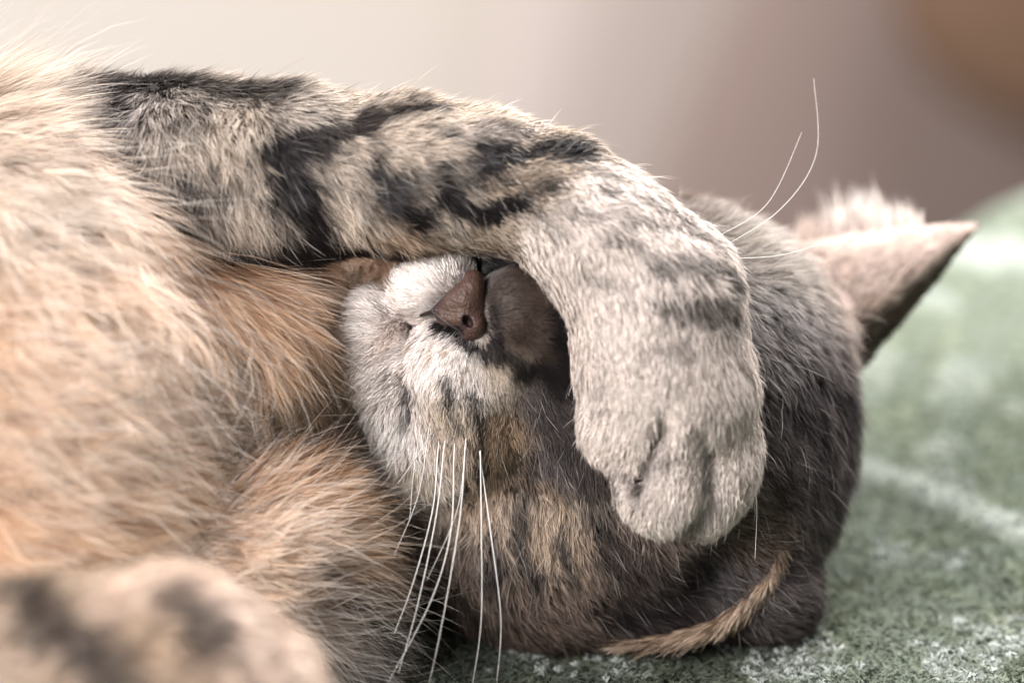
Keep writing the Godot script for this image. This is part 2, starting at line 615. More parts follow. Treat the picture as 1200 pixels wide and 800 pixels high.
func coat() -> void:
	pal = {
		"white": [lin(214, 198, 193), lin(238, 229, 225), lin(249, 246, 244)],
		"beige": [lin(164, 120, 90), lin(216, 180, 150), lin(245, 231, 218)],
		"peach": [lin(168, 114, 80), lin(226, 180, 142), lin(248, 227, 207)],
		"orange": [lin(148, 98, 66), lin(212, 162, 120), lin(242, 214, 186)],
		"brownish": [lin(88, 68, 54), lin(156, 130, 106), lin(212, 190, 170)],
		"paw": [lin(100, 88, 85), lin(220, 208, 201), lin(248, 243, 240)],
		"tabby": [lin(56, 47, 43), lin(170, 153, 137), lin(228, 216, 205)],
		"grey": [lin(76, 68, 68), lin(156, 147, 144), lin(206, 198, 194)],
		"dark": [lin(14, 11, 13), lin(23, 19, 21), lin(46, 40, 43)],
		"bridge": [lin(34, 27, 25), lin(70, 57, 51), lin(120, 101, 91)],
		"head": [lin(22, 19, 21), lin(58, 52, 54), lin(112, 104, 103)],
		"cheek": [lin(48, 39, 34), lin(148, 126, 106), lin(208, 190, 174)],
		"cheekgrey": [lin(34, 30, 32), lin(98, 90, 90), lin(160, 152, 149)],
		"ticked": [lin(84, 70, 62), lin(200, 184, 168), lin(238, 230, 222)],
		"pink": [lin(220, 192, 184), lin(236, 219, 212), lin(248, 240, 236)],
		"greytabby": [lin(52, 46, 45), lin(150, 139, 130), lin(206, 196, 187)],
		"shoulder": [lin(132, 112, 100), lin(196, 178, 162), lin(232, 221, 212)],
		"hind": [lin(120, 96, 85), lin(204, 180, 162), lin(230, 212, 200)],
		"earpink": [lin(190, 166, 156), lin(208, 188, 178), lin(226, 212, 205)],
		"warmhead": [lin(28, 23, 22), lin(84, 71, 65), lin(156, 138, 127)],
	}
	# --- face
	G(HEAD, 425, 385, -0.9, 0.15, 26, 0.6, "white"); G(HEAD, 440, 350, -0.6, -0.6, 22, 0.48, "white"); G(HEAD, 445, 440, -0.7, 0.6, 27, 0.48, "white")
	G(HEAD, 470, 400, -0.6, 0.4, 20, 0.48, "white"); G(HEAD, 460, 490, -0.3, 0.9, 32, 0.36, "white"); G(HEAD, 480, 560, -0.1, 1, 34, 0.32, "ticked")
	G(HEAD, 500, 325, -0.6, -0.6, 20, 0.44, "white"); G(HEAD, 535, 310, -0.1, -0.9, 17, 0.4, "white"); G(HEAD, 490, 345, -0.7, -0.3, 15, 0.4, "white")
	G(HEAD, 520, 405, -0.3, 0.8, 14, 0.36, "white"); G(HEAD, 500, 420, -0.4, 0.8, 17, 0.4, "white"); G(HEAD, 545, 440, -0.1, 1, 19, 0.36, "white"); G(HEAD, 520, 480, -0.1, 1, 24, 0.36, "ticked")
	G(HEAD, 590, 298, 0.9, -0.3, 14, 0.3, "dark"); G(HEAD, 468, 392, -0.6, 0.5, 16, 0.5, "pink"); G(HEAD, 640, 312, 0.9, 0.1, 14, 0.3, "dark")
	G(HEAD, 575, 318, 0.8, -0.3, 9, 0.3, "bridge"); G(HEAD, 610, 312, 0.9, -0.2, 10, 0.3, "bridge"); G(HEAD, 560, 300, 0.2, -0.9, 12, 0.3, "dark")
	G(HEAD, 585, 345, 0.9, 0.1, 8, 0.24, "bridge"); G(HEAD, 600, 390, 0.8, 0.5, 8, 0.24, "bridge"); G(HEAD, 640, 350, 0.95, 0.0, 10, 0.24, "bridge"); G(HEAD, 650, 410, 0.8, 0.5, 11, 0.24, "bridge")
	G(HEAD, 580, 425, 0.3, 0.9, 14, 0.24, "ticked"); G(HEAD, 580, 500, 0.05, 1, 24, 0.28, "cheek"); G(HEAD, 630, 470, 0.3, 1, 22, 0.28, "cheekgrey"); G(HEAD, 650, 530, 0.25, 1, 26, 0.28, "cheekgrey")
	G(HEAD, 560, 580, 0.0, 1, 31, 0.28, "cheek"); G(HEAD, 640, 610, 0.2, 1, 32, 0.28, "cheek"); G(HEAD, 560, 660, 0.1, 1, 36, 0.32, "warmhead"); G(HEAD, 640, 680, 0.35, 1, 36, 0.32, "warmhead")
	G(HEAD, 540, 730, 0.3, 1, 37, 0.32, "warmhead"); G(HEAD, 640, 745, 0.8, 0.6, 37, 0.32, "warmhead"); G(HEAD, 720, 640, 0.4, 1, 32, 0.32, "warmhead"); G(HEAD, 740, 720, 0.8, 0.6, 37, 0.32, "head")
	G(HEAD, 820, 680, 0.7, 0.5, 34, 0.36, "head"); G(HEAD, 880, 610, 0.7, 0.3, 31, 0.4, "warmhead"); G(HEAD, 900, 690, 0.8, 0.4, 36, 0.4, "head"); G(HEAD, 940, 560, 0.6, 0.85, 46, 0.5, "head")
	G(HEAD, 930, 450, 0.45, 0.9, 42, 0.4, "head"); G(HEAD, 980, 480, 0.6, 0.85, 50, 0.5, "head"); G(HEAD, 900, 360, 0.6, 0.8, 42, 0.5, "cheekgrey"); G(HEAD, 890, 300, 0.8, -0.3, 48, 0.6, "greytabby"); G(HEAD, 830, 220, 0.4, -0.8, 29, 0.4, "warmhead")
	G(HEAD, 960, 330, 0.9, 0.1, 54, 0.85, "earpink"); G(HEAD, 990, 400, 0.6, 0.8, 44, 0.6, "head"); G(HEAD, 690, 420, 0.8, 0.6, 15, 0.24, "dark")
	# --- foreleg
	G(LEG, 60, 110, 0.2, 0.9, 53, 0.5, "grey"); G(LEG, 140, 110, 0.15, 1, 49, 0.38, "grey"); G(LEG, 150, 200, 0.2, 1, 48, 0.3, "greytabby"); G(LEG, 200, 250, 0.3, 1, 46, 0.3, "greytabby"); G(LEG, 230, 90, 0.25, 0.95, 46, 0.4, "greytabby"); G(LEG, 260, 150, 0.3, 0.95, 46, 0.32, "tabby"); G(LEG, 285, 235, 0.4, 0.9, 44, 0.3, "tabby")
	G(LEG, 330, 280, 0.55, 0.85, 42, 0.3, "dark"); G(LEG, 340, 120, 0.6, 0.5, 40, 0.35, "greytabby"); G(LEG, 370, 180, 0.7, 0.55, 39, 0.3, "tabby"); G(LEG, 400, 230, 0.7, 0.7, 37, 0.3, "tabby"); G(LEG, 420, 115, 0.95, 0.1, 37, 0.4, "tabby"); G(LEG, 440, 275, 0.8, 0.5, 35, 0.3, "brownish")
	G(LEG, 500, 160, 0.95, 0.2, 32, 0.36, "tabby"); G(LEG, 500, 230, 0.85, 0.5, 32, 0.32, "tabby"); G(LEG, 540, 135, 0.9, -0.2, 32, 0.48, "tabby"); G(LEG, 560, 270, 0.9, 0.4, 30, 0.32, "tabby"); G(LEG, 600, 200, 0.95, 0.25, 28, 0.36, "tabby")
	G(LEG, 640, 160, 0.9, -0.1, 30, 0.48, "tabby"); G(LEG, 620, 280, 0.7, 0.6, 31, 0.38, "paw"); G(LEG, 700, 220, 0.8, 0.5, 31, 0.38, "paw"); G(LEG, 680, 310, 0.4, 0.9, 29, 0.34, "paw"); G(LEG, 760, 260, 0.6, 0.7, 29, 0.38, "paw")
	G(LEG, 720, 380, 0.1, 1, 26, 0.3, "paw"); G(LEG, 790, 340, 0.25, 1, 28, 0.3, "paw"); G(LEG, 830, 300, 0.7, 0.5, 31, 0.45, "paw"); G(LEG, 860, 380, 0.5, 0.9, 28, 0.38, "paw"); G(LEG, 800, 430, 0.1, 1, 24, 0.29, "paw")
	G(LEG, 720, 460, -0.1, 1, 23, 0.29, "paw"); G(LEG, 690, 500, -0.2, 1, 20, 0.3, "paw"); G(LEG, 780, 520, 0.0, 1, 23, 0.29, "paw"); G(LEG, 870, 480, 0.15, 1, 24, 0.3, "paw"); G(LEG, 860, 560, -0.1, 1, 23, 0.3, "paw"); G(LEG, 800, 600, 0.0, 1, 20, 0.3, "paw"); G(LEG, 740, 570, -0.2, 0.9, 19, 0.3, "paw")
	# --- body
	G(BODY, 90, 130, 0.15, 1, 134, 0.4, "shoulder"); G(BODY, 120, 290, 0.1, 1, 134, 0.3, "beige"); G(BODY, 185, 280, 0.35, 1, 128, 0.3, "peach"); G(BODY, 200, 400, 0.4, 0.9, 98, 0.4, "beige", 0.4)
	G(BODY, 20, 110, 0.7, -0.2, 134, 0.6, "shoulder"); G(BODY, 30, 220, 0.7, 0.6, 134, 0.5, "shoulder"); G(BODY, 110, 200, 0.2, 1, 134, 0.4, "beige"); G(BODY, 150, 320, 0.15, 1, 134, 0.35, "beige"); G(BODY, 40, 350, 0.9, 0.4, 134, 0.45, "beige")
	G(BODY, 230, 320, 0.6, 0.8, 122, 0.35, "peach"); G(BODY, 290, 370, 0.6, 0.75, 104, 0.4, "peach"); G(BODY, 370, 350, -0.3, 0.9, 85, 0.45, "peach", 0.4); G(BODY, 330, 440, 0.1, 0.9, 67, 0.6, "brownish", 0.8)
	G(BODY, 250, 450, 0.3, 0.9, 67, 0.6, "brownish", 0.9); G(BODY, 220, 520, 0.8, 0.4, 73, 0.6, "beige", 0.7); G(BODY, 150, 430, 0.7, 0.7, 110, 0.45, "beige"); G(BODY, 60, 500, 1, 0.15, 134, 0.4, "beige"); G(BODY, 130, 570, 1, 0.15, 128, 0.4, "peach"); G(BODY, 60, 640, 1, 0.1, 134, 0.4, "peach"); G(BODY, 200, 620, 0.9, 0.2, 98, 0.45, "beige")
	# --- arm
	G(ARM, 260, 560, 0.8, -0.5, 70, 0.45, "peach"); G(ARM, 330, 540, 0.75, -0.6, 75, 0.4, "orange"); G(ARM, 385, 540, 0.8, -0.45, 70, 0.45, "orange"); G(ARM, 400, 620, 1, 0.05, 92, 0.55, "peach"); G(ARM, 300, 630, 0.95, -0.1, 80, 0.4, "beige")
	G(ARM, 340, 700, 0.9, 0.4, 80, 0.4, "beige"); G(ARM, 400, 690, 0.9, 0.45, 90, 0.55, "cheek"); G(ARM, 390, 760, 0.8, 0.6, 75, 0.5, "grey"); G(ARM, 250, 680, 0.9, 0.2, 80, 0.4, "beige")
	# --- hind paw
	G(HIND, 50, 690, 0.9, -0.1, 40, 0.4, "cheek"); G(HIND, 250, 720, 0.9, 0.2, 40, 0.4, "hind"); G(HIND, 340, 780, 0.8, 0.6, 40, 0.4, "hind"); G(HIND, 130, 770, 0.9, 0.1, 40, 0.4, "brownish"); G(HIND, 120, 690, 0.9, 0.1, 40, 0.4, "hind")
	marks()

func V(x: float, y: float) -> Vector2:
	return Vector2(x, y)

func marks() -> void:
	# foreleg
	K(LEG, "dark", 22, 22, 0.85, [V(110, 92), V(200, 82), V(310, 96)])
	K(LEG, "dark", 15, 10, 0.95, [V(140, 100), V(165, 170), V(190, 250), V(230, 300)])
	K(LEG, "dark", 6, 6, 0.85, [V(185, 100), V(205, 180), V(228, 250)])
	K(LEG, "dark", 9, 8, 0.95, [V(225, 110), V(248, 190), V(282, 290)])
	K(LEG, "dark", 5, 6, 0.8, [V(262, 130), V(280, 190), V(300, 240)])
	K(LEG, "dark", 10, 10, 0.8, [V(120, 120), V(140, 190), V(170, 260)])
	K(LEG, "dark", 7, 7, 0.8, [V(205, 120), V(228, 200), V(255, 280)])
	K(LEG, "dark", 5, 6, 0.7, [V(290, 140), V(305, 200), V(325, 260)])
	K(LEG, "dark", 6, 8, 0.7, [V(385, 165), V(405, 210), V(430, 262)])
	K(LEG, "grey", 8, 10, 0.6, [V(500, 150), V(560, 152), V(620, 156)])
	for q in [[165, 120, 195, 215], [215, 210, 240, 270], [270, 180, 292, 250], [300, 110, 318, 140], [345, 215, 366, 262], [520, 196, 545, 205], [455, 200, 480, 236], [352, 160, 372, 205], [402, 140, 430, 170], [470, 142, 520, 150], [540, 148, 600, 150], [480, 262, 540, 268], [610, 246, 650, 262], [575, 206, 615, 200], [400, 268, 450, 284], [660, 196, 700, 206], [640, 232, 690, 246]]:
		K(LEG, "dark", 5, 6, 0.75, [V(q[0], q[1]), V(q[2], q[3])])
	K(LEG, "dark", 22, 14, 1.0, [V(318, 158), V(326, 200), V(350, 255), V(385, 310)])
	K(LEG, "dark", 15, 13, 0.95, [V(318, 162), V(370, 146), V(440, 130), V(498, 122)])
	K(LEG, "dark", 26, 20, 1.0, [V(240, 320), V(340, 318), V(440, 306)])
	K(LEG, "dark", 12, 9, 1.0, [V(426, 186), V(446, 222), V(474, 256)])
	K(LEG, "dark", 7, 8, 0.85, [V(440, 192), V(480, 196), V(525, 184)])
	K(LEG, "dark", 19, 16, 1.0, [V(556, 178), V(610, 176), V(662, 176)])
	K(LEG, "dark", 12, 10, 1.0, [V(508, 228), V(556, 246), V(600, 238)])
	K(LEG, "dark", 6, 7, 0.8, [V(500, 206), V(560, 208), V(640, 214)])
	K(LEG, "dark", 8, 9, 0.8, [V(600, 222), V(630, 216)])
	K(LEG, "dark", 10, 14, 0.7, [V(400, 102), V(470, 112)])
	K(LEG, "dark", 5, 6, 0.9, [V(700, 222), V(750, 226), V(806, 250)])
	K(LEG, "dark", 4.5, 5, 0.85, [V(715, 246), V(770, 254), V(820, 276)])
	K(LEG, "dark", 4, 6, 0.6, [V(690, 262), V(740, 276)])
	K(LEG, "dark", 11, 14, 0.75, [V(765, 302), V(800, 298), V(850, 316)])
	K(LEG, "dark", 14, 18, 0.75, [V(768, 348), V(810, 350), V(856, 352)])
	K(LEG, "dark", 6, 10, 0.5, [V(740, 390), V(800, 398)])
	K(LEG, "dark", 5, 8, 0.5, [V(670, 300), V(720, 326)])
	K(LEG, "dark", 4, 6, 0.4, [V(690, 440), V(740, 436)])
	K(LEG, "dark", 4, 6, 0.4, [V(690, 470), V(740, 474)])
	K(LEG, "dark", 6, 8, 0.9, [V(690, 556), V(714, 563), V(750, 560), V(778, 508)], 0.3)  # toe cleft: crease shade painted into the fur colour
	K(LEG, "dark", 4, 8, 0.6, [V(772, 520), V(776, 480)])  # upper end of that cleft, its shade painted too
	K(LEG, "dark", 6, 8, 0.9, [V(806, 620), V(831, 592), V(838, 540)], 0.3)  # cleft beside the outer toe, crease shade painted dark
	K(LEG, "grey", 13, 14, 0.45, [V(700, 560), V(750, 560), V(776, 510)])  # softer painted shade round the toe clefts, next two strokes as well
	K(LEG, "grey", 13, 14, 0.45, [V(808, 618), V(832, 590), V(838, 540)])
	K(LEG, "grey", 7, 8, 0.6, [V(838, 540), V(828, 500)], 0.4)
	K(LEG, "dark", 4, 5, 0.5, [V(752, 545), V(790, 532), V(815, 535)])
	# face
	K(HEAD, "dark", 7, 6, 0.95, [V(526, 440), V(532, 492)])
	K(HEAD, "dark", 8, 7, 0.95, [V(552, 452), V(560, 500), V(562, 540)])
	for q in [V(503, 392), V(508, 417), V(527, 402), V(515, 440), V(540, 420)]:
		K(HEAD, "brownish", 3.5, 4, 0.9, [q])
	K(HEAD, "dark", 9, 6, 1.0, [V(514, 374), V(535, 389), V(555, 403), V(574, 414)])
	K(HEAD, "bridge", 11, 8, 1.0, [V(574, 372), V(577, 400), V(588, 416)])
	K(HEAD, "dark", 5, 5, 0.8, [V(570, 316), V(573, 360), V(571, 402)])
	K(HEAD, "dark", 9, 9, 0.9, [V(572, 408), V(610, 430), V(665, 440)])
	K(HEAD, "dark", 22, 16, 1.0, [V(562, 304), V(580, 300), V(600, 297), V(640, 312), V(668, 380), V(685, 440)])  # shadow gap between foreleg and bridge, painted as dark fur
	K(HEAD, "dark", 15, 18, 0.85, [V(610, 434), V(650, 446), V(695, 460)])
	K(HEAD, "dark", 32, 36, 0.6, [V(650, 490), V(690, 560)])
	K(HEAD, "dark", 11, 12, 0.85, [V(628, 530), V(604, 590), V(600, 640), V(622, 668)])
	K(HEAD, "cheek", 22, 26, 0.9, [V(640, 580), V(650, 640)])
	K(HEAD, "dark", 34, 30, 0.75, [V(720, 640), V(780, 690), V(730, 690)])
	K(HEAD, "dark", 10, 14, 0.7, [V(500, 620), V(530, 680), V(575, 730)])
	K(HEAD, "dark", 9, 12, 0.6, [V(560, 640), V(590, 700)])
	K(HEAD, "dark", 14, 16, 0.6, [V(620, 740), V(700, 750), V(780, 745)])
	K(HEAD, "dark", 14, 20, 0.6, [V(930, 420), V(965, 520)])
	K(HEAD, "dark", 26, 24, 0.6, [V(836, 670)])
	K(HEAD, "dark", 5, 5, 0.85, [V(472, 432), V(475, 455), V(478, 486)])
	K(HEAD, "brownish", 4, 5, 0.7, [V(482, 376), V(474, 410), V(472, 434)])
	K(HEAD, "brownish", 5, 6, 0.6, [V(484, 370), V(464, 348), V(448, 330)])
	for q in [[600, 520, 612, 600], [655, 600, 668, 660], [690, 590, 705, 640], [575, 600, 580, 650], [540, 560, 545, 620], [520, 560, 516, 620], [675, 690, 720, 720]]:
		K(HEAD, "dark", 7, 7, 0.9, [V(q[0], q[1]), V(q[2], q[3])])
	for q in [[905, 420, 935, 500], [950, 430, 975, 520], [890, 470, 915, 540], [930, 560, 950, 620]]:
		K(HEAD, "cheekgrey", 4, 6, 0.6, [V(q[0], q[1]), V(q[2], q[3])])
	K(HEAD, "dark", 14, 12, 0.7, [V(978, 440), V(990, 470)])
	# chest, folded foreleg, hind paw
	K(BODY, "dark", 9, 16, 0.5, [V(105, 492), V(140, 500)])
	K(BODY, "dark", 10, 14, 0.6, [V(230, 385), V(262, 432)])
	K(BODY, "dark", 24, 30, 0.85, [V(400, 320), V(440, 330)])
	K(BODY, "brownish", 24, 30, 0.8, [V(300, 470), V(360, 480), V(380, 440)])  # shadows of the tousled chest fold painted into the fur as brown
	K(BODY, "grey", 30, 40, 0.6, [V(30, 110), V(110, 100)])
	K(ARM, "dark", 26, 34, 0.8, [V(335, 695), V(380, 705), V(430, 715)])
	K(ARM, "grey", 26, 34, 0.6, [V(330, 735), V(420, 760)])
	K(HIND, "dark", 26, 30, 0.85, [V(-10, 690), V(30, 740), V(110, 795)])
	K(HIND, "dark", 24, 28, 0.8, [V(190, 705), V(220, 742)])

func paint() -> void:
	var N := SV.size()
	for a in [A_root, A_mid, A_tip, A_dir]:
		pass
	A_root.resize(N); A_mid.resize(N); A_tip.resize(N); A_dir.resize(N); A_len.resize(N); A_lift.resize(N); A_mess.resize(N)
	var gp := []
	for g in 5:
		var P := PackedVector3Array(); var D := PackedVector3Array(); var L := PackedVector3Array(); var R := PackedVector3Array(); var M := PackedVector3Array(); var T := PackedVector3Array()
		for q in guides[g]:
			P.append(q[0]); D.append(q[1]); L.append(Vector3(q[2], q[3], q[5])); R.append(q[4][0]); M.append(q[4][1]); T.append(q[4][2])
		gp.append([P, D, L, R, M, T])
	for i in N:
		var g := SG[i]
		var q: Array = gp[g]
		var P: PackedVector3Array = q[0]; var D: PackedVector3Array = q[1]; var L: PackedVector3Array = q[2]; var R: PackedVector3Array = q[3]; var M: PackedVector3Array = q[4]; var T: PackedVector3Array = q[5]
		var p := SV[i]
		var w := 0.0
		var d := Vector3.ZERO; var l := Vector3.ZERO; var r := Vector3.ZERO; var m := Vector3.ZERO; var t := Vector3.ZERO
		for j in P.size():
			var e := p.distance_squared_to(P[j]) + 60.0
			var k := 1.0 / (e * e)
			w += k
			d += D[j] * k; l += L[j] * k; r += R[j] * k; m += M[j] * k; t += T[j] * k
		w = 1.0 / w
		l *= w; r *= w; m *= w; t *= w
		var n := SN[i]
		d = (d - n * d.dot(n)).normalized()
		A_dir[i] = d; A_len[i] = l.x; A_lift[i] = l.y; A_mess[i] = l.z
		var warp := noise_a.get_noise_3dv(p * 1.6) * 9.0 + noise_b.get_noise_3dv(p) * 8.0
		for s in strokes[g]:
			var a: Vector3 = s[5]; var b: Vector3 = s[6]
			if p.x < a.x or p.y < a.y or p.z < a.z or p.x > b.x or p.y > b.y or p.z > b.z:
				continue
			var sp: PackedVector3Array = s[0]
			var best := 1e9
			if sp.size() == 1:
				best = p.distance_to(sp[0])
			for j in sp.size() - 1:
				best = minf(best, p.distance_to(Geometry3D.get_closest_point_to_segment(p, sp[j], sp[j + 1])))
			var wd: float = s[1]; var soft: float = s[2]; var op: float = s[3]
			var f := op * (1.0 - smoothstep(wd - soft * 0.5, wd + soft * 0.5, best + warp * minf(1.0, wd / 14.0)))
			if f > 0.0:
				var c: Array = s[4]
				A_len[i] = A_len[i] * (1.0 - f * float(s[7]))
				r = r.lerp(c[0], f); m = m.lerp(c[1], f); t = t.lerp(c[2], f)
		A_root[i] = r; A_mid[i] = m; A_tip[i] = t

# ------------------------------------------------------------------ the coat: hairs
class Hairs:
	var v := PackedVector3Array()
	var n := PackedVector3Array()
	var c := PackedColorArray()
	var ix := PackedInt32Array()
	var strands := 0

# tufts of short hair: strands in a local frame (x across, y out of the skin, z along the lie), lengths of 1
func tuft(sd: int, count: int) -> ArrayMesh:
	var rng := RandomNumberGenerator.new(); rng.seed = sd
	var v := PackedVector3Array(); var n := PackedVector3Array(); var c := PackedColorArray(); var ix := PackedInt32Array()
	for s in count:
		var off := Vector3(rng.randf_range(-1, 1), -0.12, rng.randf_range(-0.35, 0.35))
		var ln := rng.randf_range(0.65, 1.1)
		var conv := rng.randf_range(0.1, 0.9)
		var jit := Vector3(rng.randfn() * 0.35, rng.randfn() * 0.06, rng.randfn() * 0.06)
		var lift := rng.randf_range(0.75, 1.25)
		var wd := rng.randf_range(0.11, 0.2)
		var roll := rng.randf_range(-0.8, 0.8)
		var tn := rng.randf_range(0.66, 1.22)
		var dice := rng.randf()
		var tipk := 0.4 if dice < 0.2 else (1.45 if dice < 0.6 else 1.2)
		var wv := Vector3(cos(roll), sin(roll) * 0.35, 0)
		var sn := (Vector3(-sin(roll) * 0.5, 1.0, 0.0)).normalized()
		var k0 := v.size()
		for k in 3:
			var u := k / 2.0
			var p := Vector3(off.x * (1.0 - conv * u), off.y + lift * u * (1.3 - 0.75 * u), off.z + u * ln) + jit * u * u
			var t: float = [0.2, 0.95, tipk][k] * tn
			var col := Color(t, t * [0.95, 1.0, 1.0][k], t * [0.92, 1.0, 1.03][k])
			if k < 2:
				var hw := wv * wd * (1.0 - 0.4 * u)
				v.append(p - hw); v.append(p + hw)
				n.append(sn); n.append(sn); c.append(col); c.append(col)
			else:
				v.append(p); n.append(sn); c.append(col)
		# wound so that the front looks outwards
		ix.append_array([k0, k0 + 1, k0 + 3, k0, k0 + 3, k0 + 2, k0 + 2, k0 + 3, k0 + 4])
	return mesh_from(v, n, c, ix)

const SHORT := [28.0, 31.0]

func tufts(g: int, sd: int, thick: float, dens: float, base: Vector3, root_: Node, called: String, material: Material) -> int:
	var rng := RandomNumberGenerator.new()
	rng.seed = sd
	var kinds := 4
	var where := []; var tint := []
	for k in kinds:
		where.append([]); tint.append(PackedColorArray())
	var want := 0.0
	var count := 0
	for f in SI.size() / 3:
		var i0 := SI[f * 3]; var i1 := SI[f * 3 + 1]; var i2 := SI[f * 3 + 2]
		if SG[i0] != g or A_len[i0] >= SHORT[g]:
			continue
		var p0 := SV[i0]; var p1 := SV[i1]; var p2 := SV[i2]
		var fn := SN[i0]
		var vis := 1.0
		if fn.z < -0.35: vis = 0.12
		elif fn.z < -0.1: vis = 0.5
		var L := A_len[i0]
		want += (p1 - p0).cross(p2 - p0).length() * 0.5 * dens * vis * clampf(24.0 / L, 0.3, 2.2) / 8.0 * DENS
		while want > rng.randf():
			want -= 1.0
			var a := rng.randf(); var b := rng.randf()
			if a + b > 1.0:
				a = 1.0 - a; b = 1.0 - b
			var cc := 1.0 - a - b
			var p := p0 * cc + p1 * a + p2 * b
			var nn := (SN[i0] * cc + SN[i1] * a + SN[i2] * b).normalized()
			var d := A_dir[i0] * cc + A_dir[i1] * a + A_dir[i2] * b
			var len_ := (A_len[i0] * cc + A_len[i1] * a + A_len[i2] * b) * rng.randf_range(0.8, 1.2)
			var mid := A_mid[i0] * cc + A_mid[i1] * a + A_mid[i2] * b
			var sidev := nn.cross(d)
			var turn := noise_a.get_noise_3dv(p) * 0.4 + noise_b.get_noise_3dv(p * 1.3) * 0.3 + rng.randfn() * 0.14
			d = (d * cos(turn) + sidev * sin(turn))
			d = (d - nn * d.dot(nn)).normalized()
			var lift := maxf(A_lift[i0] * (1.0 + noise_a.get_noise_3dv(p * 2.2 + Vector3(900, 0, 0)) * 0.9) + rng.randfn() * 0.09, 0.1)
			var R := clampf(len_ * 0.22, 2.0, 7.0) * thick
			var bs := Basis(nn.cross(d) * R, nn * len_ * sin(lift), d * len_ * cos(lift))
			var k := rng.randi() % kinds
			where[k].append(Transform3D(CB * bs * S, C0 + CB * (p * S) - base))
			var t := rng.randf_range(0.86, 1.13) * (1.0 + noise_a.get_noise_3dv(p * 3.0 + Vector3(0, 500, 0)) * 0.3)
			tint[k].append(Color(minf(mid.x * t, 0.95), minf(mid.y * t, 0.95), minf(mid.z * t, 0.95)))
			count += 1
	for k in kinds:
		var mm := MultiMesh.new()
		mm.transform_format = MultiMesh.TRANSFORM_3D
		mm.use_colors = true
		mm.mesh = tuft(sd * 10 + k, 8)
		mm.instance_count = where[k].size()
		for i in where[k].size():
			mm.set_instance_transform(i, where[k][i])
			mm.set_instance_color(i, tint[k][i])
		var o := MultiMeshInstance3D.new()
		o.name = called if k == 0 else "%s_%03d" % [called, k]
		o.multimesh = mm
		o.material_override = material
		root_.add_child(o, true)
		metas(o, "", "", "stuff")
	return count

